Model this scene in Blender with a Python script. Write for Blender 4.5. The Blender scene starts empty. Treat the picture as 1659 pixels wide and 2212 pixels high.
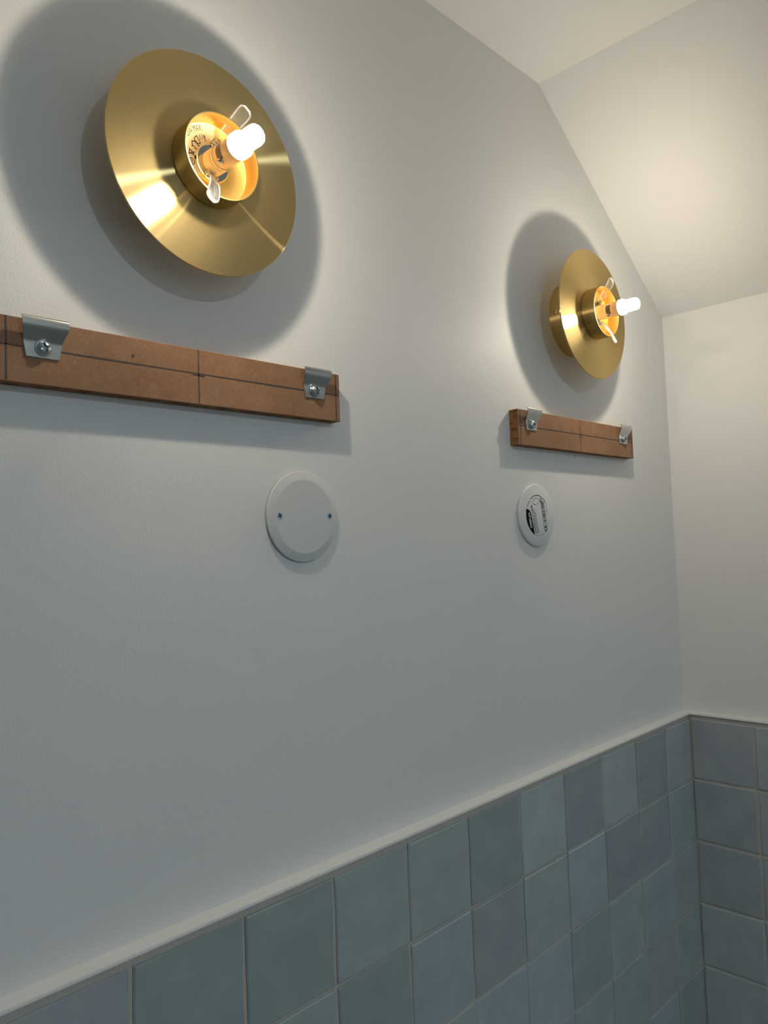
import bpy, math, random
from mathutils import Vector, Matrix
random.seed(7)

# ---------------------------------------------------------------- units
# U = one wall tile (100 mm); the tile faces meet in the room corner at x=0, y=0; Z0 = top of the tiling
U = 0.1
Z0 = 1.3
def P(x, y, z): return Vector((x*U, y*U, z*U + Z0))
WALL = 0.15                       # painted wall plane lies 15 mm behind the tile faces

scene = bpy.context.scene
col = scene.collection

# ---------------------------------------------------------------- camera
cd = bpy.data.cameras.new('camera'); cam = bpy.data.objects.new('camera', cd); col.objects.link(cam)
cr = Vector((0.69868295, -0.71441214, -0.03817635)); cu = Vector((-0.00659137, -0.05978692, 0.9981894)); cf = Vector((0.71540107, 0.69716628, 0.04648105))
m = Matrix((cr, cu, -cf)).transposed().to_4x4(); m.translation = P(-12.70276, -5.48387, 3.00900)
cam.matrix_world = m
cd.sensor_fit = 'HORIZONTAL'; cd.sensor_width = 36.0; cd.lens = 36.0*1661.0/1659.0; cd.clip_start = 0.01
scene.camera = cam

# ---------------------------------------------------------------- light and exposure
w = bpy.data.worlds.new('world'); scene.world = w; w.use_nodes = True
w.node_tree.nodes['Background'].inputs[0].default_value = (0, 0, 0, 1); w.node_tree.nodes['Background'].inputs[1].default_value = 0.0
scene.view_settings.view_transform = 'Standard'; scene.view_settings.look = 'None'
scene.view_settings.gamma = 1.0; scene.view_settings.use_curve_mapping = False
scene.view_settings.exposure = 0.0
BULB_STRENGTH = 750.0; BULB_COLOR = (1.0, 0.882, 0.70)
DOWN_STRENGTH = 1130.0; DOWN_COLOR = (0.745, 0.905, 1.0)   # lamp on the camera's side: its second, inner shadows show around both discs

# ---------------------------------------------------------------- materials
def mat(name, base=(.8, .8, .8), rough=.5, metal=0.0, spec=0.5):
    mt = bpy.data.materials.new(name); mt.use_nodes = True
    b = mt.node_tree.nodes['Principled BSDF']
    b.inputs['Base Color'].default_value = (*base, 1); b.inputs['Roughness'].default_value = rough
    b.inputs['Metallic'].default_value = metal; b.inputs['Specular IOR Level'].default_value = spec
    return mt
def nd(mt, t, **kw):
    n = mt.node_tree.nodes.new(t)
    for k, v in kw.items(): setattr(n, k, v)
    return n
def lk(mt, a, b): mt.node_tree.links.new(a, b)
def bsdf(mt): return mt.node_tree.nodes['Principled BSDF']
def noise(mt, scale, detail=3, rough=.5, coord='Object', scl=None):
    tc = nd(mt, 'ShaderNodeTexCoord'); nz = nd(mt, 'ShaderNodeTexNoise')
    nz.inputs['Scale'].default_value = scale; nz.inputs['Detail'].default_value = detail; nz.inputs['Roughness'].default_value = rough
    if scl:
        mp = nd(mt, 'ShaderNodeMapping'); mp.inputs['Scale'].default_value = scl
        lk(mt, tc.outputs[coord], mp.inputs['Vector']); lk(mt, mp.outputs[0], nz.inputs['Vector'])
    else: lk(mt, tc.outputs[coord], nz.inputs['Vector'])
    return nz
def bump(mt, src, strength, dist, chain=None):
    bp = nd(mt, 'ShaderNodeBump'); bp.inputs['Strength'].default_value = strength; bp.inputs['Distance'].default_value = dist
    lk(mt, src, bp.inputs['Height'])
    if chain: lk(mt, chain.outputs[0], bp.inputs['Normal'])
    return bp
def ramp(mt, src, stops):
    r = nd(mt, 'ShaderNodeValToRGB'); e = r.color_ramp.elements
    while len(e) < len(stops): e.new(.5)
    for q, (p, c) in zip(e, stops): q.position = p; q.color = (*c, 1)
    lk(mt, src, r.inputs['Fac']); return r

def paint(name, base, rough=.55):
    mt = mat(name, base, rough, spec=.35)
    b1 = bump(mt, noise(mt, 9, 2).outputs['Fac'], .12, .012)
    b2 = bump(mt, noise(mt, 520, 2, .6).outputs['Fac'], .30, .0006, b1)
    lk(mt, b2.outputs[0], bsdf(mt).inputs['Normal'])
    return mt
M_wall = paint('wall_paint', (.80, .797, .785))
M_ceil = M_wall
M_end = M_wall
M_trim = mat('white_trim', (.80, .79, .77), .35)
M_grout = mat('grout', (.54, .50, .43), .9)
lk(M_grout, bump(M_grout, noise(M_grout, 900, 2).outputs['Fac'], .4, .0004).outputs[0], bsdf(M_grout).inputs['Normal'])

M_tile = mat('glazed_tile', (.36, .39, .4), .34, spec=.4)
oi = nd(M_tile, 'ShaderNodeObjectInfo')
geo = nd(M_tile, 'ShaderNodeNewGeometry')
nz = nd(M_tile, 'ShaderNodeTexNoise'); nz.inputs['Scale'].default_value = 26; nz.inputs['Detail'].default_value = 4
lk(M_tile, geo.outputs['Position'], nz.inputs['Vector'])
rp = ramp(M_tile, nz.outputs['Fac'], [(.3, (.90, .91, .93)), (.7, (1.07, 1.08, 1.06))])
mx = nd(M_tile, 'ShaderNodeMix', data_type='RGBA', blend_type='MULTIPLY'); mx.inputs['Factor'].default_value = 1
lk(M_tile, oi.outputs['Color'], mx.inputs['A']); lk(M_tile, rp.outputs[0], mx.inputs['B']); lk(M_tile, mx.outputs['Result'], bsdf(M_tile).inputs['Base Color'])
n2 = nd(M_tile, 'ShaderNodeTexNoise'); n2.inputs['Scale'].default_value = 60; n2.inputs['Detail'].default_value = 3; lk(M_tile, geo.outputs['Position'], n2.inputs['Vector'])
lk(M_tile, bump(M_tile, n2.outputs['Fac'], .22, .0022).outputs[0], bsdf(M_tile).inputs['Normal'])

def brass(name, base, rough, aniso):
    """concentrically brushed metal: sharp along the brushing, wide across it."""
    mt = bpy.data.materials.new(name); mt.use_nodes = True; nt = mt.node_tree
    nt.nodes.remove(nt.nodes['Principled BSDF']); out = nt.nodes['Material Output']
    g = nd(mt, 'ShaderNodeBsdfAnisotropic', distribution='BECKMANN'); g.inputs['Color'].default_value = (*base, 1)
    g.inputs['Anisotropy'].default_value = aniso; g.inputs['Roughness'].default_value = rough
    g2 = nd(mt, 'ShaderNodeBsdfAnisotropic', distribution='BECKMANN'); g2.inputs['Color'].default_value = (*base, 1); g2.inputs['Roughness'].default_value = .6; g2.inputs['Anisotropy'].default_value = .3
    tg = nd(mt, 'ShaderNodeTangent', direction_type='RADIAL', axis='Y'); lk(mt, tg.outputs[0], g.inputs['Tangent']); lk(mt, tg.outputs[0], g2.inputs['Tangent'])
    mxs = nd(mt, 'ShaderNodeMixShader'); mxs.inputs[0].default_value = .20; lk(mt, g.outputs[0], mxs.inputs[1]); lk(mt, g2.outputs[0], mxs.inputs[2]); lk(mt, mxs.outputs[0], out.inputs['Surface'])
    # fine concentric brushing: tone varies with the distance from the axis
    tc = nd(mt, 'ShaderNodeTexCoord'); mp = nd(mt, 'ShaderNodeVectorMath', operation='MULTIPLY'); mp.inputs[1].default_value = (1, 0, 1)
    lk(mt, tc.outputs['Object'], mp.inputs[0]); ln = nd(mt, 'ShaderNodeVectorMath', operation='LENGTH'); lk(mt, mp.outputs[0], ln.inputs[0])
    nz = nd(mt, 'ShaderNodeTexNoise', noise_dimensions='1D'); nz.inputs['Scale'].default_value = 1500; nz.inputs['Detail'].default_value = 3; lk(mt, ln.outputs['Value'], nz.inputs['W'])
    r = ramp(mt, nz.outputs['Fac'], [(.3, tuple(c*.93 for c in base)), (.7, tuple(c*1.06 for c in base))])
    lk(mt, r.outputs[0], g.inputs['Color']); lk(mt, r.outputs[0], g2.inputs['Color'])
    return mt
M_brass = brass('brushed_brass', (.70, .52, .235), .28, .80)
M_brass_side = brass('satin_brass', (.70, .50, .215), .36, .55)
M_brass_in = mat('bright_brass', (.90, .63, .22), .36, 1.0)
M_chrome = mat('polished_steel', (.62, .62, .61), .12, 1.0)
M_zinc = mat('zinc_plated_steel', (.60, .64, .67), .30, 1.0)
lk(M_zinc, bump(M_zinc, noise(M_zinc, 300, 2, scl=(1, 1, .2)).outputs['Fac'], .08, .0005).outputs[0], bsdf(M_zinc).inputs['Normal'])
M_clip = mat('clip_steel', (.60, .60, .58), .27, 1.0)
def acrylic(name, ior, white):
    """clear plastic with a faint milky haze."""
    mt = bpy.data.materials.new(name); mt.use_nodes = True; nt = mt.node_tree
    nt.nodes.remove(nt.nodes['Principled BSDF']); out = nt.nodes['Material Output']
    tr = nd(mt, 'ShaderNodeBsdfTransparent'); tr.inputs[0].default_value = (.97, .97, .97, 1)
    gl = nd(mt, 'ShaderNodeBsdfGlossy'); gl.inputs['Roughness'].default_value = .12
    tl = nd(mt, 'ShaderNodeBsdfTranslucent'); tl.inputs[0].default_value = (.9, .9, .9, 1); df = nd(mt, 'ShaderNodeBsdfDiffuse'); df.inputs[0].default_value = (.9, .9, .9, 1)
    hz = nd(mt, 'ShaderNodeMixShader'); hz.inputs[0].default_value = .5; lk(mt, tl.outputs[0], hz.inputs[1]); lk(mt, df.outputs[0], hz.inputs[2])
    m1 = nd(mt, 'ShaderNodeMixShader'); m1.inputs[0].default_value = white; lk(mt, tr.outputs[0], m1.inputs[1]); lk(mt, hz.outputs[0], m1.inputs[2])
    fr = nd(mt, 'ShaderNodeFresnel'); fr.inputs[0].default_value = ior
    m2 = nd(mt, 'ShaderNodeMixShader'); lk(mt, fr.outputs[0], m2.inputs[0]); lk(mt, m1.outputs[0], m2.inputs[1]); lk(mt, gl.outputs[0], m2.inputs[2]); lk(mt, m2.outputs[0], out.inputs['Surface'])
    return mt
M_glass = acrylic('clear_acrylic', 1.08, .026); M_edge_glint = acrylic('acrylic_edge_glint', 1.15, .22); M_rim_glint = acrylic('acrylic_rim_glint', 1.2, .20)  # edge and rim are whiter, painting in the light glowing along clear edges
M_socket = mat('cream_ceramic', (.82, .66, .42), .35)
M_bulbbody = mat('bulb_body', (.86, .62, .36), .25); bsdf(M_bulbbody).inputs['Transmission Weight'].default_value = .0
M_dark = mat('dark_chip_and_hole_shade', (.06, .05, .045), .4)
M_solder = mat('solder', (.75, .70, .62), .25, 1.0)
def glow(name, color, strength):
    mt = bpy.data.materials.new(name); mt.use_nodes = True; nt = mt.node_tree; nt.nodes.clear()
    em = nt.nodes.new('ShaderNodeEmission'); ou = nt.nodes.new('ShaderNodeOutputMaterial')
    em.inputs[0].default_value = (*color, 1); em.inputs[1].default_value = strength; nt.links.new(em.outputs[0], ou.inputs[0])
    return mt
M_lit = glow('lit_capsule', BULB_COLOR, BULB_STRENGTH)
M_lit_flange = glow('lit_capsule_flange', BULB_COLOR, BULB_STRENGTH*.04)
M_lit_tip = glow('lit_capsule_tip', BULB_COLOR, BULB_STRENGTH*.10)
M_down = glow('downlight_lens', DOWN_COLOR, DOWN_STRENGTH)
M_sticker = mat('clear_sticker', (.60, .52, .38), .45)
M_ink = mat('black_ink', (.006, .006, .007), .75, spec=.08)
M_inkbrown = mat('dark_print', (.008, .005, .004), .7, spec=.1)
M_mark = mat('bulb_print', (.45, .16, .10), .6)
M_white = mat('white_plastic', (.74, .76, .77), .32)
M_coverpaint = mat('painted_cover', (.66, .67, .67), .5)
M_zincblue = mat('blue_zinc', (.50, .66, .76), .28, 1.0)
M_whiteprint = mat('white_print', (.80, .80, .80), .5)
M_pencil = mat('pencil_graphite', (.075, .055, .05), .6)
M_mdf = mat('mdf_face', (.30, .16, .085), .62, spec=.25)
r1 = ramp(M_mdf, noise(M_mdf, 24, 5, .6).outputs['Fac'], [(.25, (.270, .136, .072)), (.5, (.328, .176, .098)), (.8, (.385, .220, .128))])
fl = noise(M_mdf, 420, 2, .5)
r2 = ramp(M_mdf, fl.outputs['Fac'], [(.30, (.86, .86, .86)), (.66, (1, 1, 1)), (.78, (1.35, 1.3, 1.2))])
mx = nd(M_mdf, 'ShaderNodeMix', data_type='RGBA', blend_type='MULTIPLY'); mx.inputs['Factor'].default_value = 1
lk(M_mdf, r1.outputs[0], mx.inputs['A']); lk(M_mdf, r2.outputs[0], mx.inputs['B']); lk(M_mdf, mx.outputs['Result'], bsdf(M_mdf).inputs['Base Color'])
lk(M_mdf, bump(M_mdf, fl.outputs['Fac'], .15, .0005).outputs[0], bsdf(M_mdf).inputs['Normal'])
M_mdfend = mat('mdf_sawn_edge', (.27, .13, .05), .8, spec=.2)
ng = noise(M_mdfend, 120, 4, .65, scl=(.7, .35, 2.2))
r1 = ramp(M_mdfend, ng.outputs['Fac'], [(.32, (.13, .052, .02)), (.5, (.25, .12, .05)), (.72, (.36, .19, .085))])
lk(M_mdfend, r1.outputs[0], bsdf(M_mdfend).inputs['Base Color']); lk(M_mdfend, bump(M_mdfend, ng.outputs['Fac'], .4, .001).outputs[0], bsdf(M_mdfend).inputs['Normal'])
M_floor = mat('floor_tiles', (.35, .35, .34), .5)
bk = nd(M_floor, 'ShaderNodeTexBrick'); bk.offset = 0; tcf = nd(M_floor, 'ShaderNodeTexCoord'); lk(M_floor, tcf.outputs['Object'], bk.inputs['Vector'])
bk.inputs['Scale'].default_value = 1; bk.inputs['Brick Width'].default_value = .3; bk.inputs['Row Height'].default_value = .3; bk.inputs['Mortar Size'].default_value = .003
bk.inputs['Color1'].default_value = (.36, .36, .35, 1); bk.inputs['Color2'].default_value = (.33, .33, .33, 1); bk.inputs['Mortar'].default_value = (.5, .48, .45, 1)
lk(M_floor, bk.outputs['Color'], bsdf(M_floor).inputs['Base Color'])

# ---------------------------------------------------------------- object helpers
def link(name, me, parent=None, loc=None):
    o = bpy.data.objects.new(name, me); col.objects.link(o)
    if parent is not None: o.parent = parent
    if loc is not None: o.location = loc
    return o
def mesh(name, verts, faces, mats, smooth=None, idx=None):
    me = bpy.data.meshes.new(name); me.from_pydata([tuple(v) for v in verts], [], faces); me.validate()
    for q in (mats if isinstance(mats, (list, tuple)) else [mats]): me.materials.append(q)
    if idx:
        for p, i in zip(me.polygons, idx): p.material_index = i
    import bmesh
    bm = bmesh.new(); bm.from_mesh(me); bmesh.ops.recalc_face_normals(bm, faces=bm.faces); bm.to_mesh(me); bm.free()
    if smooth is not None:
        for p in me.polygons: p.use_smooth = True
        me.set_sharp_from_angle(angle=math.radians(smooth))
    return me
def tag(o, label, cat, group=None):
    o['label'] = label; o['category'] = cat
    if group: o['group'] = group
    return o
def struct(o): o['kind'] = 'structure'; return o
def box(name, a, b, mt, parent=None, bevel=0.0, loc=None):
    x0, y0, z0 = a; x1, y1, z1 = b
    v = [(x, y, z) for z in (z0, z1) for y in (y0, y1) for x in (x0, x1)]
    f = [(0, 1, 3, 2), (4, 6, 7, 5), (0, 4, 5, 1), (2, 3, 7, 6), (0, 2, 6, 4), (1, 5, 7, 3)]
    me = mesh(name, v, f, mt)
    if bevel:
        import bmesh
        bm = bmesh.new(); bm.from_mesh(me); bmesh.ops.bevel(bm, geom=bm.edges[:], offset=bevel, segments=2, affect='EDGES'); bm.to_mesh(me); bm.free()
    return link(name, me, parent, loc)
def prism(name, poly, axis, a, b, mt, parent=None):
    """poly: points in the two other axes, extruded from a to b along axis."""
    n = len(poly); v = []
    for t in (a, b):
        for (p, q) in poly: v.append({'x': (t, p, q), 'y': (p, t, q), 'z': (p, q, t)}[axis])
    f = [tuple(range(n)), tuple(range(2*n-1, n-1, -1))] + [(i, (i+1) % n, n+(i+1) % n, n+i) for i in range(n)]
    return link(name, mesh(name, v, f, mt), parent)
def lathe(name, prof, mt, parent=None, n=96, smooth=35, mats_of=None, closed=False, cap=True):
    """prof: (radius, distance out of the wall) in tiles; axis = local -y."""
    v = []; f = []; idx = []; rings = []
    for (r, d) in prof:
        if r < 1e-6: rings.append([len(v)]); v.append((0, -d*U, 0))
        else:
            rings.append(list(range(len(v), len(v)+n)))
            v += [(r*U*math.cos(2*math.pi*i/n), -d*U, r*U*math.sin(2*math.pi*i/n)) for i in range(n)]
    pairs = list(zip(rings, rings[1:])) + ([(rings[-1], rings[0])] if closed else [])
    for k, (a, b) in enumerate(pairs):
        for i in range(n):
            j = (i+1) % n
            if len(a) == 1 and len(b) == 1: continue
            if len(a) == 1: f.append((a[0], b[i], b[j]))
            elif len(b) == 1: f.append((a[i], a[j], b[0]))
            else: f.append((a[i], a[j], b[j], b[i]))
            idx.append(mats_of[k] if mats_of else 0)
    return link(name, mesh(name, v, f, mt, smooth, idx if mats_of else None), parent)
def tube(name, pts, r, mt, parent=None, n=12, closed=False):
    """round tube through points given as (x, out, z) in tiles."""
    pts = [Vector((p[0]*U, -p[1]*U, p[2]*U)) for p in pts]; v = []; f = []; N = len(pts)
    for i, p in enumerate(pts):
        if closed: t = pts[(i+1) % N] - pts[i-1]
        else: t = pts[min(i+1, N-1)] - pts[max(i-1, 0)]
        t.normalize(); a = t.orthogonal().normalized() if i == 0 else (prev - t*prev.dot(t)).normalized(); prev = a; b = t.cross(a)
        v += [p + (a*math.cos(2*math.pi*k/n) + b*math.sin(2*math.pi*k/n))*r*U for k in range(n)]
    for i in range(N if closed else N-1):
        j = (i+1) % N
        for k in range(n): f.append((i*n+k, i*n+(k+1) % n, j*n+(k+1) % n, j*n+k))
    if not closed: f += [tuple(range(n)), tuple(range(N*n-1, (N-1)*n-1, -1))]
    return link(name, mesh(name, v, f, mt, 40), parent)
def strip(name, pts, thick, mt, parent=None, round_tip=0, bevel=0.0):
    """flat strip: pts = (centre Vector, width Vector (half), normal Vector) in metres."""
    v = []; f = []
    for c, h, nrm in pts:
        o = nrm*thick/2
        v += [c-h-o, c+h-o, c+h+o, c-h+o]
    for i in range(len(pts)-1):
        a, b = i*4, i*4+4
        for k in range(4): f.append((a+k, a+(k+1) % 4, b+(k+1) % 4, b+k))
    f += [(0, 1, 2, 3), tuple(len(v)-4+q for q in (3, 2, 1, 0))]
    me = mesh(name, v, f, mt)
    if bevel:
        import bmesh
        bm = bmesh.new(); bm.from_mesh(me)
        eds = [e for e in bm.edges if len(e.link_faces) == 2 and e.calc_face_angle(0) > 1.0]
        bmesh.ops.bevel(bm, geom=eds, offset=bevel, segments=2, affect='EDGES'); bm.to_mesh(me); bm.free()
    for p in me.polygons: p.use_smooth = True
    me.set_sharp_from_angle(angle=math.radians(50))
    return link(name, me, parent)
def text_mesh(s, size, extr=0.00006, bold=0.0):
    cv = bpy.data.curves.new('lettering', 'FONT'); cv.body = s; cv.size = size; cv.extrude = extr; cv.offset = bold; cv.resolution_u = 3
    o = bpy.data.objects.new('lettering', cv); col.objects.link(o)
    bpy.context.view_layer.update()
    me = bpy.data.meshes.new_from_object(o.evaluated_get(bpy.context.evaluated_depsgraph_get()))
    bpy.data.objects.remove(o); bpy.data.curves.remove(cv)
    xs = [v.co.x for v in me.vertices] or [0]
    return me, (max(xs)-min(xs)), min(xs)
def place2d(me, fn, depth):
    """bend a text mesh (x along, y up, z thickness) onto a wall-parallel plane: fn(x,y)->(X,Z); out distance = depth + z."""
    for v in me.vertices:
        X, Z = fn(v.co.x, v.co.y); v.co = Vector((X, -(depth + v.co.z), Z))
def bolt_head(name, r, h, mt, parent, arm=.62, wid=.17, deep=.7, n=64, rot=0.0, countersunk=False):
    """screw head with a cross recess; axis = local -y, base at y=0; r,h in tiles."""
    rings = [0, .05, .10, .15, .19, .23, .30, .38, .46, .54, .60, .66, .74, .82, .90, .96, 1.0]
    v = []; f = []
    def H(q, th):
        hh = h if countersunk else h*(1 - .62*q**2.6)
        x, z = q*math.cos(th-rot), q*math.sin(th-rot)
        if (abs(x) < wid and abs(z) < arm) or (abs(z) < wid and abs(x) < arm): hh -= deep*h*(1 if q < .4 else .75)
        return hh
    v.append((0, -H(0, 0)*U, 0))
    for q in rings[1:]:
        for i in range(n):
            th = 2*math.pi*(i+.5)/n
            v.append((q*r*U*math.cos(th), -H(q, th)*U, q*r*U*math.sin(th)))
    for i in range(n): f.append((0, 1+i, 1+(i+1) % n))
    for k in range(len(rings)-2):
        a, b = 1+k*n, 1+(k+1)*n
        for i in range(n): f.append((a+i, a+(i+1) % n, b+(i+1) % n, b+i))
    b0 = len(v); a = 1+(len(rings)-2)*n
    for i in range(n):
        th = 2*math.pi*(i+.5)/n; v.append((r*U*math.cos(th), 0, r*U*math.sin(th)))
    for i in range(n): f.append((a+i, a+(i+1) % n, b0+(i+1) % n, b0+i))
    f.append(tuple(range(b0+n-1, b0-1, -1)))
    return link(name, mesh(name, v, f, mt, 32), parent)

# ---------------------------------------------------------------- room shell
XL, YF = -34.0, -20.0                      # left wall, wall behind the camera (tiles)
ZF = -Z0/U                                  # floor level in tiles
KX, KZ = -3.479, 9.452                      # fold between flat and sloped ceiling
EZ = 6.86 - (WALL-.062)*(KZ-6.864)/(.062-KX)  # eave height on the end wall
T = 1.2
def PX(x): return x*U
def PZ(z): return z*U+Z0
wall_back = struct(prism('wall_back', [(PX(XL-T), PZ(ZF)), (PX(WALL+T), PZ(ZF)), (PX(WALL+T), PZ(EZ)), (PX(WALL), PZ(EZ)), (PX(KX), PZ(KZ)), (PX(XL-T), PZ(KZ))], 'y', PX(WALL), PX(WALL+T), M_wall))
wall_right = struct(box('wall_right', P(WALL, YF-T, ZF), P(WALL+T, WALL, EZ), M_end))
struct(box('wall_left', P(XL-T, YF-T, ZF), P(XL, WALL, KZ), M_wall))
struct(prism('wall_front', [(PX(XL), PZ(ZF)), (PX(WALL), PZ(ZF)), (PX(WALL), PZ(EZ)), (PX(KX), PZ(KZ)), (PX(XL), PZ(KZ))], 'y', PX(YF-T), PX(YF), M_wall))
struct(box('floor', P(XL-T, YF-T, ZF-1), P(WALL+T, WALL+T, ZF), M_floor))
struct(box('ceiling', P(XL-T, YF-T, KZ), P(KX, WALL+T, KZ+T), M_ceil))
struct(prism('ceiling_slope', [(PX(KX), PZ(KZ)), (PX(WALL), PZ(EZ)), (PX(WALL+T), PZ(EZ)), (PX(WALL+T), PZ(EZ+T)), (PX(KX), PZ(KZ+T))], 'y', PX(YF-T), PX(WALL+T), M_ceil))

# grout beds behind the tiles
box('grout', P(XL, .018, ZF), P(WALL, WALL, .04), M_grout, wall_back)
box('grout', P(.018, YF, ZF), P(WALL, .018, .04), M_grout, wall_right)

# tiles
PAL = {'g': (.395, .435, .450), 'd': (.335, .385, .388), 'b': (.385, .440, .480), 't': (.375, .435, .432), 'B': (.345, .385, .412), 'l': (.425, .470, .490), 'p': (.370, .395, .415)}
for k_ in 'gdbtBlp':
    q_ = (PAL[k_][0]*1.05, PAL[k_][1]*1.08, PAL[k_][2]*1.08); a_ = sum(q_)/3; PAL[k_] = tuple(a_ + (c_-a_)*.88 for c_ in q_)
ROWS = ['gdlBldttddpt', 'tBBbtpbdtgbd', 'gbtdbbtdgptb', 'tgttbdgbtdgt', 'dbtgtdbgptdb']
def tile_mesh(wd, ht, seed):
    rr = random.Random(seed); seg = 3; j = .006; gap = .016; v = []; N = seg*4
    jx = [rr.uniform(-j, j) for _ in range(N)]; jz = [rr.uniform(-j, j) for _ in range(N)]; tl = (rr.uniform(-.007, .007), rr.uniform(-.007, .007), rr.uniform(-.004, .006))
    def per(ins):
        hw, hh = wd/2-gap-ins, ht/2-gap-ins; c = [(-hw, -hh), (hw, -hh), (hw, hh), (-hw, hh)]; out = []
        for s in range(4):
            a, b = c[s], c[(s+1) % 4]
            for k in range(seg):
                t = k/seg; out.append((a[0]+(b[0]-a[0])*t, a[1]+(b[1]-a[1])*t))
        return out
    for ins, d in ((0, -.06), (0, -.012), (.014, 0)):
        for q, (x, z) in enumerate(per(ins)):
            dd = d + (tl[0]*x + tl[1]*z + tl[2] if d > -.05 else 0)
            v.append(((x+jx[q])*U, -dd*U, (z+jz[q])*U))
    f = [(r*N+i, r*N+(i+1) % N, (r+1)*N+(i+1) % N, (r+1)*N+i) for r in (0, 1) for i in range(N)] + [tuple(range(2*N, 3*N))]
    me = mesh('tile', v, f, M_tile)
    return me
full = [tile_mesh(1, 1, s) for s in range(10)]
cut_a = [tile_mesh(.927, 1, 50+s) for s in range(3)]; cut_b = [tile_mesh(1.009, 1, 60+s) for s in range(3)]
NR = 13
for r in range(NR):
    for c in range(23):
        wd = .927 if c == 0 else 1.0
        cx = -.927/2 if c == 0 else -(.927 + (c-1) + .5)
        if cx - .5 < XL: continue
        o = link('tile', random.choice(cut_a if c == 0 else full), wall_back, P(cx, 0, -(r+.5)))
        k = ROWS[r][c] if r < len(ROWS) and c < len(ROWS[r]) else random.choice('gdbtBlp')
        s = random.uniform(.96, 1.04); o.color = (*[q*s for q in PAL[k]], 1)
    for c in range(20):
        cy = -1.009/2 if c == 0 else -(1.009 + (c-1) + .5)
        if cy - .5 < YF: continue
        o = link('tile', random.choice(cut_b if c == 0 else full), wall_right, P(0, cy, -(r+.5)))
        o.rotation_euler = (0, 0, -math.pi/2)
        k = random.choice('gpgl'); s = random.uniform(.97, 1.03); o.color = (*[q*s for q in PAL[k]], 1)

# the same tiling further along the long wall, out of the picture
v = []; f = []
for r in range(NR):
    c = 23
    while -(.927 + c) > XL:
        x0, x1, z0_, z1_ = -(.927+c)+.018, -(.927+c-1)-.018, -(r+1)+.018, -r-.018; k = len(v)
        v += [P(x0, 0, z0_), P(x1, 0, z0_), P(x1, 0, z1_), P(x0, 0, z1_), P(x0, .06, z0_), P(x1, .06, z0_), P(x1, .06, z1_), P(x0, .06, z1_)]
        f += [(k, k+1, k+2, k+3), (k, k+4, k+5, k+1), (k+1, k+5, k+6, k+2), (k+2, k+6, k+7, k+3), (k+3, k+7, k+4, k)]
        c += 1
tf = link('tile_field', mesh('tile_field', v, f, M_tile), wall_back); tf['kind'] = 'stuff'; tf.color = (*PAL['g'], 1)

# white edge trim on top of the tiles, mitred in the corner
prof = [(WALL, .03), (WALL, .09), (.006, .09), (-.008, .084), (-.014, .07), (-.012, .055), (-.002, .048), (.03, .046), (.03, .03)]
def trim(name, main):
    n = len(prof); v = []
    for (d, z) in prof: v.append(P(d, d, z))
    for (d, z) in prof: v.append(P(XL, d, z) if main else P(d, YF, z))
    f = [tuple(range(n)), tuple(range(2*n-1, n-1, -1))] + [(i, (i+1) % n, n+(i+1) % n, n+i) for i in range(n)]
    return struct(link(name, mesh(name, v, f, M_trim, 40)))
trim('trim_1', True); trim('trim_2', False)

# a stray pencil tick on the painted wall under the second board
box('pencil_mark', P(-2.998, WALL-.003, 4.17), P(-2.990, WALL+.01, 4.245), mat('faint_pencil', (.35, .34, .33), .7), wall_back)

# ---------------------------------------------------------------- brass wall lamps
def clip_arm(name, base, tip, w0, w1, bend, parent):
    pts = []; A = Vector((base[0]*U, -base[1]*U, base[2]*U)); B = Vector((tip[0]*U, -tip[1]*U, tip[2]*U)); d = (B-A)
    side = Vector((d.z, 0, -d.x)).normalized(); nrm = side.cross(d.normalized()).normalized()
    if nrm.y > 0: nrm = -nrm
    for t in [i/12 for i in range(12)] + [.94, .96, .975, .988, .996, 1.0]:
        c = A + d*t + nrm*(bend*U*4*t*(1-t)); wd = (w0 + (w1-w0)*min(1, t*1.25))*U/2
        if t > .90: wd *= math.sqrt(max(.25, 1-((t-.90)/.11)**2))
        t2 = d.normalized() + nrm*(bend*U*4*(1-2*t))/d.length; nn = side.cross(t2.normalized()).normalized()
        if nn.y > 0: nn = -nn
        pts.append((c, side*wd, nn))
    o = strip(name, pts, .030*U, [M_glass, M_edge_glint], parent)
    for i, p in enumerate(o.data.polygons): p.material_index = 1 if abs(p.normal.dot(nrm)) < .55 else 0
    loop = [c - h for c, h, _ in pts] + [c + h for c, h, _ in reversed(pts)]          # added rim tube, whitened to paint in the bright edge lines
    tube('arm_rim_glint', [(q.x/U, -q.y/U, q.z/U) for q in loop], .0075, M_rim_glint, o, n=8, closed=True)
    return o

def ring_pts(c, r, nrm, n=20):
    nrm = Vector(nrm).normalized(); a = nrm.orthogonal().normalized(); b = nrm.cross(a)
    return [tuple(Vector(c) + a*r*math.cos(2*math.pi*i/n) + b*r*math.sin(2*math.pi*i/n)) for i in range(n)]

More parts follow.
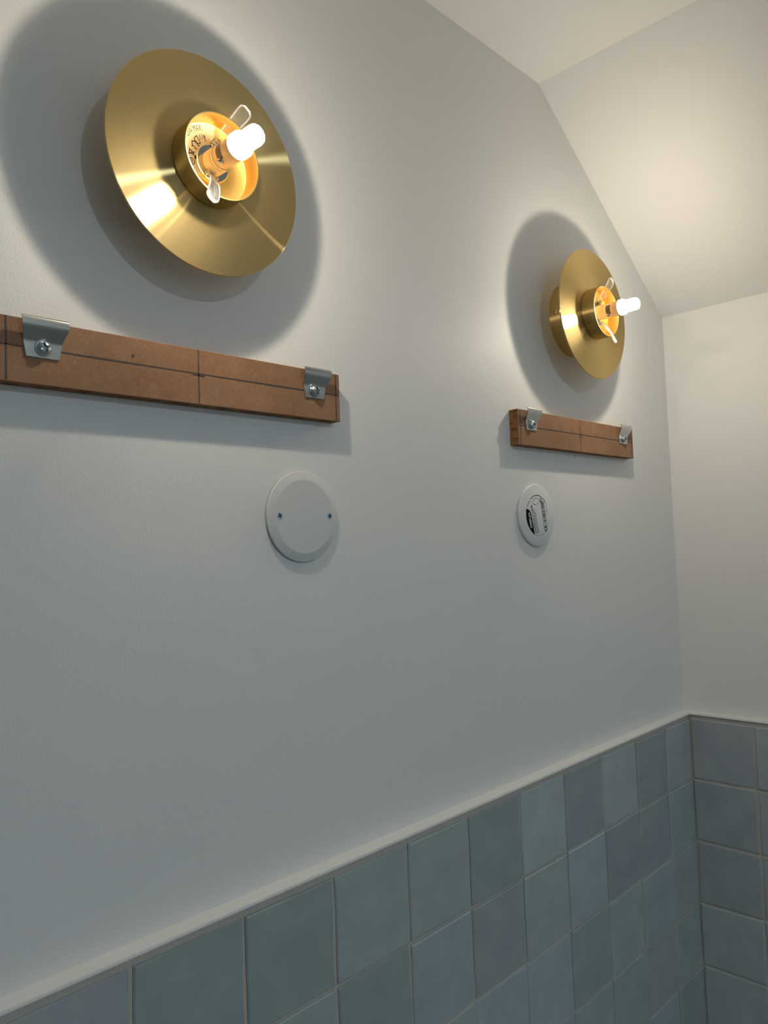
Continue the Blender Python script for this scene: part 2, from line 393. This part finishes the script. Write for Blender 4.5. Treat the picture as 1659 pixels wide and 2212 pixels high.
def wall_lamp(cx, cz, label):
    L = bpy.data.objects.new('wall_lamp', None); col.objects.link(L); L.location = P(cx, WALL, cz); L.empty_display_size = .03
    tag(L, label, 'wall lamp', 'brass disc wall lamps')
    # backplate against the wall, neck, disc
    bp = lathe('backplate', [(0, -.005), (.521, -.005), (.521, .292), (.515, .30), (.11, .30), (.11, .385), (0, .385)], M_brass_side, L)
    sc = bolt_head('side_screw', .032, .018, M_brass_in, bp, arm=.6, wid=.2); sc.location = (-.519*U, -.10*U, 0); sc.rotation_euler = (0, 0, -math.pi/2)
    sc['label'] = 'small brass grub screw'
    lathe('disc', [(0, .383), (.897, .383), (.90, .386), (.90, .398), (.897, .401), (0, .401)], M_brass, L, n=160)
    # cup
    cup = lathe('cup', [(.336, .395), (.336, .408), (.349, .410), (.349, .590), (.346, .594), (.337, .594), (.335, .590), (.335, .430), (.325, .424), (0, .424)], [M_brass_side, M_brass_in], L,
                n=128, mats_of=[0, 0, 0, 1, 1, 1, 1, 1, 1])
    # rating sticker on the cup floor
    n = 40; a0, a1 = math.radians(84), math.radians(222); ri, ro = .150, .330
    v = []; f = []
    for i in range(n+1):
        a = a0 + (a1-a0)*i/n
        for r, d in ((ri, .424), (ro, .424), (ro, .4265), (ri, .4265)): v.append((r*U*math.cos(a), -d*U, r*U*math.sin(a)))
    for i in range(n):
        p, q = i*4, i*4+4
        for k in range(4): f.append((p+k, p+(k+1) % 4, q+(k+1) % 4, q+k))
    f += [(0, 1, 2, 3), (n*4+3, n*4+2, n*4+1, n*4)]
    st = link('rating_sticker', mesh('rating_sticker', v, f, M_sticker), cup); st['label'] = 'pale rating sticker with small dark print'
    printed = []
    def arc_text(s, size, r, start, length=None):
        me, wd, x0 = text_mesh(s, size*U); k = length*U/wd if length else 1
        def fn(x, y):
            a = math.radians(start) - (x-x0)*k/(r*U); R = r*U + y
            return R*math.cos(a), R*math.sin(a)
        place2d(me, fn, .4262*U); printed.append(me)
    arc_text('max G9 33W MAX.', .070, .266, 172, .30)
    def polyline(pts, th, base_a, base_r):
        # strokes in a small local frame (x clockwise, y outward) on the sticker
        vs = []; fs = []
        for (x0, y0), (x1, y1) in zip(pts, pts[1:]):
            d = Vector((x1-x0, y1-y0)); d.normalize(); nn = Vector((-d.y, d.x))*th/2; d = d*th/2
            q = [Vector((x0, y0))-d+nn, Vector((x1, y1))+d+nn, Vector((x1, y1))+d-nn, Vector((x0, y0))-d-nn]; k = len(vs)
            for p in q:
                a = math.radians(base_a) - p.x/base_r; R = (base_r+p.y)*U
                vs.append((R*math.cos(a), -.4272*U, R*math.sin(a)))
            fs.append((k, k+1, k+2, k+3))
        me = bpy.data.meshes.new('symbol'); me.from_pydata(vs, [], fs); printed.append(me)
    circ = [(.026*math.cos(t*.5236), .026*math.sin(t*.5236)) for t in range(13)]
    polyline(circ, .006, 191, .190); polyline([(-.014, -.004), (.014, -.004)], .005, 191, .190); polyline([(-.012, .007), (.012, .007)], .005, 191, .190)
    polyline([(-.014, .022), (-.010, -.018), (.010, -.018), (.014, .022), (-.018, .022), (.018, .022)], .006, 169, .190)
    polyline([(-.022, -.026), (.022, .03)], .005, 169, .190); polyline([(.022, -.026), (-.022, .03)], .005, 169, .190)
    polyline([(-.014, -.040), (.014, -.040)], .014, 177, .195)
    polyline([(-.030, -.026), (-.022, -.026), (-.022, .014), (-.030, .012), (0, .034), (.030, .012), (.022, .014), (.022, -.026), (.030, -.026)], .007, 144, .190)
    polyline([(.0, .030), (-.030, .024), (-.046, .0), (-.030, -.024), (.0, -.030), (.0, .030)], .006, 126, .205)
    polyline([(.0, 0), (.062, 0)], .003, 126, .205); polyline([(.066, -.024), (.066, .026)], .005, 126, .205); polyline([(.066, -.024), (.074, -.018)], .004, 126, .205); polyline([(.066, .0), (.074, .006)], .004, 126, .205)
    arc_text('0.5m', .034, .212, 121)
    import bmesh
    bm = bmesh.new()
    for me in printed: bm.from_mesh(me)
    me = bpy.data.meshes.new('sticker_print'); bm.to_mesh(me); bm.free(); me.materials.append(M_inkbrown)
    for p in me.polygons: p.material_index = 0
    link('sticker_print', me, cup)
    # holder plate with spring clips and the two clear arms that once held a globe
    hp = lathe('holder_plate', [(0, .424), (.150, .424), (.152, .440), (.146, .447), (0, .447)], M_chrome, L, n=64)
    up_b, lo_b = (.015, .468, .150), (-.045, .480, -.135)
    for b, dr in ((up_b, (.48, 0, .88)), (lo_b, (-.40, 0, -.92))):
        t = (dr[2], 0, -dr[0])
        tube('spring_coil', ring_pts((b[0]+t[0]*.045, b[1], b[2]+t[2]*.045), .022, (t[0], .2, t[2])), .008, M_chrome, hp, closed=True)
        tube('spring_coil', ring_pts((b[0]-t[0]*.045, b[1], b[2]-t[2]*.045), .022, (t[0], .2, t[2])), .008, M_chrome, hp, closed=True)
        tube('clip_pin', [(b[0]-t[0]*.06, b[1], b[2]-t[2]*.06), (b[0], b[1]+.004, b[2]), (b[0]+t[0]*.06, b[1], b[2]+t[2]*.06)], .011, M_chrome, hp)
        s = Vector((t[0], 0, t[2]))*.022*U; c0 = Vector((b[0]*U, -.445*U, b[2]*U)); rad = Vector((dr[0], 0, dr[2]))
        pts = [(c0 - rad*.055*U, s, Vector((0, -1, 0))), (c0 - rad*.01*U, s, Vector((0, -1, 0))), (c0 + rad*.012*U + Vector((0, -.02*U, 0)), s, (Vector((0, -1, 0)) - rad).normalized()), (c0 + rad*.03*U + Vector((0, -.06*U, 0)), s, -rad)]
        strip('clip_strap', pts, .008*U, M_chrome, hp)
    clip_arm('glass_arm', (up_b[0], up_b[1], up_b[2]), (.277, .555, .515), .07, .115, .012, L)
    clip_arm('glass_arm', (lo_b[0], lo_b[1], lo_b[2]), (-.284, .840, -.520), .075, .105, .035, L)
    # socket and bulb
    lathe('lamp_socket', [(0, .445), (.098, .445), (.102, .450), (.102, .535), (.099, .540), (.094, .541), (.094, .547), (.099, .548), (.102, .553), (.102, .575), (.09, .58), (0, .58)], M_socket, L, n=64)
    bulb = lathe('light_bulb', [(0, .575), (.094, .575), (.096, .582), (.096, .782), (.09, .788), (0, .788)], M_bulbbody, L, n=64)
    lit = lathe('lit_capsule', [(0, .785), (.098, .785), (.105, .795), (.105, .850), (.098, .860), (.085, .866), (.082, .875), (.082, .95), (.082, 1.015), (.078, 1.038), (.062, 1.052), (0, 1.056)], [M_lit_flange, M_lit, M_lit_tip, M_bulbbody], bulb, n=48, mats_of=[3, 3, 0, 0, 0, 1, 1, 2, 2, 2, 2])
    lit['label'] = 'glowing white bulb capsule'
    lathe('solder_dot', [(.022, 0), (.026, .010), (.018, .022), (0, .026)], M_solder, bulb, n=16).matrix_local = Matrix.Translation((-.06*U, -.64*U, -.075*U)) @ Matrix.Rotation(math.radians(-52), 4, Vector((0, 0, 1))) @ Matrix.Rotation(math.radians(40), 4, Vector((1, 0, 0)))
    v = []; f = []
    n = 8
    for i in range(n+1):
        a = math.radians(150 + 75*i/n)
        for d in (.625, .690): v.append((.0972*U*math.cos(a), -d*U, .0972*U*math.sin(a)))
    for i in range(n): f.append((2*i, 2*i+1, 2*i+3, 2*i+2))
    link('circuit_chip', mesh('circuit_chip', v, f, M_dark, 60), bulb)
    me, wd, x0 = text_mesh('AC', .045*U)
    place2d(me, lambda x, y: (.02*U + y, -.055*U + (x-x0)), 1.0565*U); me.materials.clear(); me.materials.append(M_mark)
    link('bulb_print', me, bulb)
    return L
wall_lamp(-9.215, 6.185, 'round brushed brass wall lamp with lit bare bulb, farther from the room corner')
wall_lamp(-2.974, 6.153, 'round brushed brass wall lamp with lit bare bulb, beside the room corner')

# ---------------------------------------------------------------- MDF boards with mirror clips
YB = .02                                     # front face of the boards
def batten(x0, x1, mid, z0, z1, marks, clips, tick, hole, label):
    B = bpy.data.objects.new('mounting_board', None); col.objects.link(B); B.location = P((x0+x1)/2, WALL, z0); B.empty_display_size = .03
    tag(B, label, 'board', 'fibreboard strips for hanging mirrors'); ox, oz = (x0+x1)/2, z0
    def lp(x, y, z): return Vector(((x-ox)*U, (y-WALL)*U, (z-oz)*U))
    a, b = lp(x0, YB, z0), lp(x1, WALL+.003, z1)
    v = [(x, y, z) for z in (a.z, b.z) for y in (a.y, b.y) for x in (a.x, b.x)]
    f = [(0, 1, 3, 2), (4, 6, 7, 5), (0, 4, 5, 1), (2, 3, 7, 6), (0, 2, 6, 4), (1, 5, 7, 3)]
    me = mesh('board', v, f, [M_mdf, M_mdfend], idx=[1, 1, 0, 0, 1, 1])
    import bmesh
    bm = bmesh.new(); bm.from_mesh(me); bmesh.ops.bevel(bm, geom=bm.edges[:], offset=.0005, segments=1, affect='EDGES'); bm.to_mesh(me); bm.free()
    link('board', me, B)
    t = .002
    def line(p, q, wd):
        (xa, za), (xb, zb) = p, q
        d = Vector((xb-xa, zb-za)); L_ = d.length; d /= L_; nn = Vector((-d.y, d.x))*wd/2; N = 10; vs = []; fs = []
        for i in range(N+1):
            c = Vector((xa, za)) + d*L_*i/N; ww = nn*random.uniform(.75, 1.25)
            for s in (-1, 1): vs.append(lp(c.x+s*ww.x, YB-t, c.y+s*ww.y))
            for s in (1, -1): vs.append(lp(c.x+s*ww.x, YB+.002, c.y+s*ww.y))
        for i in range(N):
            for k in range(4): fs.append((i*4+k, i*4+(k+1) % 4, i*4+4+(k+1) % 4, i*4+4+k))
        fs += [(0, 1, 2, 3), (N*4+3, N*4+2, N*4+1, N*4)]
        link('pencil_line', mesh('pencil_line', vs, fs, M_pencil), B)
    zl = marks['z']
    line((x0+.005, zl), (x1-.02, zl-.003), .011)
    for xm in marks['x']: line((xm, z0+.01), (xm+.003, z1-.004), .011)
    line((mid-.055, zl-tick), (mid+.06, zl-tick-.006), .013)
    hx, hz = hole
    h = lathe('nail_hole_shade', [(.012, 0), (.012, .003), (.006, .0032), (0, .0005)], M_dark, B, n=12); h.location = lp(hx, YB+.001, hz)  # raised dark dot; its colour paints the shade inside a nail hole
    # S-shaped steel clips, each held by one pan-head screw
    cps = [(.006, 4.452, .236), (.006, 4.50, .252), (.006, 4.560, .272), (.012, 4.575, .277), (.024, 4.592, .284), (.055, 4.642, .318), (.068, 4.662, .327), (.073, 4.680, .330), (.073, 4.712, .332), (.069, 4.722, .332), (.058, 4.728, .332)]
    for xc in clips:
        pts = []
        for i, (d, z, wd) in enumerate(cps):
            c = Vector(((xc-ox)*U, -(WALL-YB+d)*U, (z-oz)*U))
            p0, p1 = cps[max(i-1, 0)], cps[min(i+1, len(cps)-1)]
            tv = Vector((0, -(p1[0]-p0[0]), p1[1]-p0[1])).normalized(); nrm = Vector((0, -tv.z, tv.y)).normalized()
            pts.append((c, Vector((wd/2*U, 0, 0)), nrm))
        ck = strip('mirror_clip', pts, .011*U, M_clip, B, bevel=.0002)
        w_ = lathe('washer', [(0, 0), (.058, 0), (.060, .003), (.056, .008), (0, .008)], M_zinc, ck, n=40); w_.location = lp(xc, YB-.0115, 4.520)
        s_ = bolt_head('pan_head_screw', .052, .040, M_zinc, ck, arm=.62, wid=.19, deep=.95, rot=.3); s_.location = lp(xc, YB-.019, 4.520)
    return B
batten(-10.80, -7.615, -9.205, 4.258, 4.722, dict(z=4.518, x=(-10.735, -9.205, -7.668)), (-10.485, -7.945), .012, (-9.79, 4.578),
       'brown fibreboard strip with two steel mirror clips, above the painted cover with screws')
batten(-4.565, -1.458, -3.035, 4.248, 4.705, dict(z=4.496, x=(-4.515, -3.040, -1.505)), (-4.275, -1.790), .028, (-2.62, 4.535),
       'brown fibreboard strip with two steel mirror clips, above the white cover with black print')

# ---------------------------------------------------------------- junction box covers
C1 = bpy.data.objects.new('junction_cover', None); col.objects.link(C1); C1.location = P(-8.045, WALL, 3.332); C1.empty_display_size = .02
tag(C1, 'round grey-white cover plate held by two small screws', 'cover plate', 'round junction box covers')
SCREWS = ((-.297, .006, .5), (.309, .004, .1))
cp = lathe('cover_plate', [(0, -.004), (.425, .012), (.428, .018), (.427, .030), (.422, .035), (.352, .055), (.345, .056)], M_coverpaint, C1, n=128, smooth=12)
import bmesh
bm = bmesh.new(); bm.from_mesh(cp.data)                                  # flat front with two open screw holes
rim = [e for e in bm.edges if e.is_boundary]
for sx, sz, rt in SCREWS:
    hv = [bm.verts.new(((sx+.0335*math.cos(2*math.pi*i/32))*U, -.056*U, (sz+.0335*math.sin(2*math.pi*i/32))*U)) for i in range(32)]
    rim += [bm.edges.new((hv[i], hv[(i+1) % 32])) for i in range(32)]
bmesh.ops.triangle_fill(bm, edges=rim, use_beauty=True, use_dissolve=False, normal=(0, -1, 0)); bmesh.ops.recalc_face_normals(bm, faces=bm.faces); bm.to_mesh(cp.data); bm.free()
for sx, sz, rt in SCREWS:
    lathe('screw_seat', [(.036, .050), (.036, .0575), (.031, .0577), (.031, .020), (0, .020)], M_coverpaint, C1, n=32).location = (sx*U, 0, sz*U)
    s = bolt_head('countersunk_screw', .031, .036, M_zincblue, C1, arm=.66, wid=.18, deep=.9, rot=rt, countersunk=True); s.location = (sx*U, -.0225*U, sz*U)

C2 = bpy.data.objects.new('junction_cover', None); col.objects.link(C2); C2.location = P(-4.086, WALL, 3.361); C2.empty_display_size = .02
tag(C2, 'round white plastic cover plate with black printed label and barcode', 'cover plate', 'round junction box covers')
lathe('cover_plate', [(0, -.004), (.395, -.004), (.400, .008), (.409, .016), (.411, .030), (.407, .040), (.396, .046), (0, .046)], M_white, C2, n=128, smooth=40)
LA = math.radians(101.2); lu = Vector((math.cos(LA), math.sin(LA))); lv = Vector((math.sin(LA), -math.cos(LA)))   # along the text, across it
def lab(u, v): q = lu*u + lv*v; return (q.x*U, q.y*U)
prints = []; whites = []
def flat_poly(pts, d=.0470, store=prints):
    me = bpy.data.meshes.new('print'); me.from_pydata([(lab(u, v)[0], -d*U, lab(u, v)[1]) for u, v in pts], [], [tuple(range(len(pts)))]); store.append(me)
def lab_text(s, size, u, v, length=None, store=prints, d=.0462, bold=0.0):
    me, wd, x0 = text_mesh(s, size*U, bold=bold*size*U); k = (length*U/wd) if length else 1
    place2d(me, lambda x, y: lab(u + (x-x0)*k/U, v - y/U), d*U); store.append(me)
def stroke(pts, th, d=.0470):
    for (a, b), (c, e) in zip(pts, pts[1:]):
        q = Vector((c-a, e-b)).normalized()*th/2; n_ = Vector((-q.y, q.x))
        flat_poly([(a-q.x+n_.x, b-q.y+n_.y), (c+q.x+n_.x, e+q.y+n_.y), (c+q.x-n_.x, e+q.y-n_.y), (a-q.x-n_.x, b-q.y-n_.y)], d)
def cir(cu_, cv_, r, a0, a1, th, n=24, d=.0470):
    stroke([(cu_ + r*math.cos(math.radians(a0+(a1-a0)*i/n)), cv_ + r*math.sin(math.radians(a0+(a1-a0)*i/n))) for i in range(n+1)], th, d)
# in label coordinates u runs up the text, v to the right
seg = []
R_ = .270
a_lo, a_hi = math.radians(-149), math.radians(-61)
for i in range(25):
    a = a_lo + (a_hi-a_lo)*i/24; seg.append((R_*math.cos(a), R_*math.sin(a)))
seg += [(.118, -.205), (.100, -.178), (.071, -.154), (.040, -.146)]
flat_poly(seg)
lab_text('DEBFLEX', .056, -.130, -.172, .205, whites, d=.0474, bold=.016)
lab_text('COUVERCLE A CLIPSER', .046, -.229, -.096, .386, bold=.022)
lab_text('BLANC POUR BOITE Ø 67', .036, -.226, -.058, .325, bold=.012)
stroke([(-.226, -.041), (.039, -.041)], .006)
# barcode
bu = -.132; rb = random.Random(3)
while bu < .150:
    th = rb.choice((.004, .004, .007, .010)); flat_poly([(bu, .105), (bu+th, .105), (bu+th, .186), (bu, .186)]); bu += th + rb.choice((.004, .006, .009))
lab_text('3 237', .026, -.03, .232, .07); lab_text('0 719', .026, .055, .232, .07)
# CE mark, recycling disc, tool outline, broken circle
cir(-.212, .138, .030, 55, 305, .010); cir(-.162, .138, .030, 55, 305, .010); stroke([(-.190, .138), (-.170, .138)], .009)
cir(.178, .120, .022, 0, 360, .009); flat_poly([(.178+.022*math.cos(math.radians(t)), .120+.022*math.sin(math.radians(t))) for t in range(150, 300, 15)])
stroke([(.183+.040*math.cos(math.radians(t*12)), .002+.074*math.sin(math.radians(t*12))) for t in range(31)], .005); stroke([(.150, -.045), (.140, -.035)], .006); stroke([(.150, .045), (.120, .046)], .005)
cir(0, 0, .256, -55, -31, .008); cir(0, 0, .258, -26, 61, .009); cir(0, 0, .272, 120, 220, .003)
import bmesh
def join_print(name, store, mt):
    bm = bmesh.new()
    for me in store: bm.from_mesh(me)
    me = bpy.data.meshes.new(name); bm.to_mesh(me); bm.free(); me.materials.clear(); me.materials.append(mt)
    for p in me.polygons: p.material_index = 0
    return link(name, me, C2)
join_print('printed_label', prints, M_ink)['label'] = 'black printed label with barcode'
join_print('printed_lettering', whites, M_whiteprint)['label'] = 'white lettering on black'

# ---------------------------------------------------------------- recessed ceiling downlight behind the camera
D = bpy.data.objects.new('ceiling_downlight_offscreen', None); col.objects.link(D); D.location = P(-10.0, -15.5, KZ); D.empty_display_size = .03
tag(D, 'recessed white ceiling downlight with cool lens', 'downlight')
def down_ring(name, prof, mt):
    o = lathe(name, prof, mt, D, n=48); o.rotation_euler = (math.pi/2, 0, 0); return o
down_ring('trim_ring', [(.26, .0), (.42, -.01), (.43, .02), (.40, .05), (.28, .05), (.26, .03)], M_trim)
down_ring('lens_offscreen', [(0, .012), (.27, .012), (.27, .028), (0, .028)], M_down)
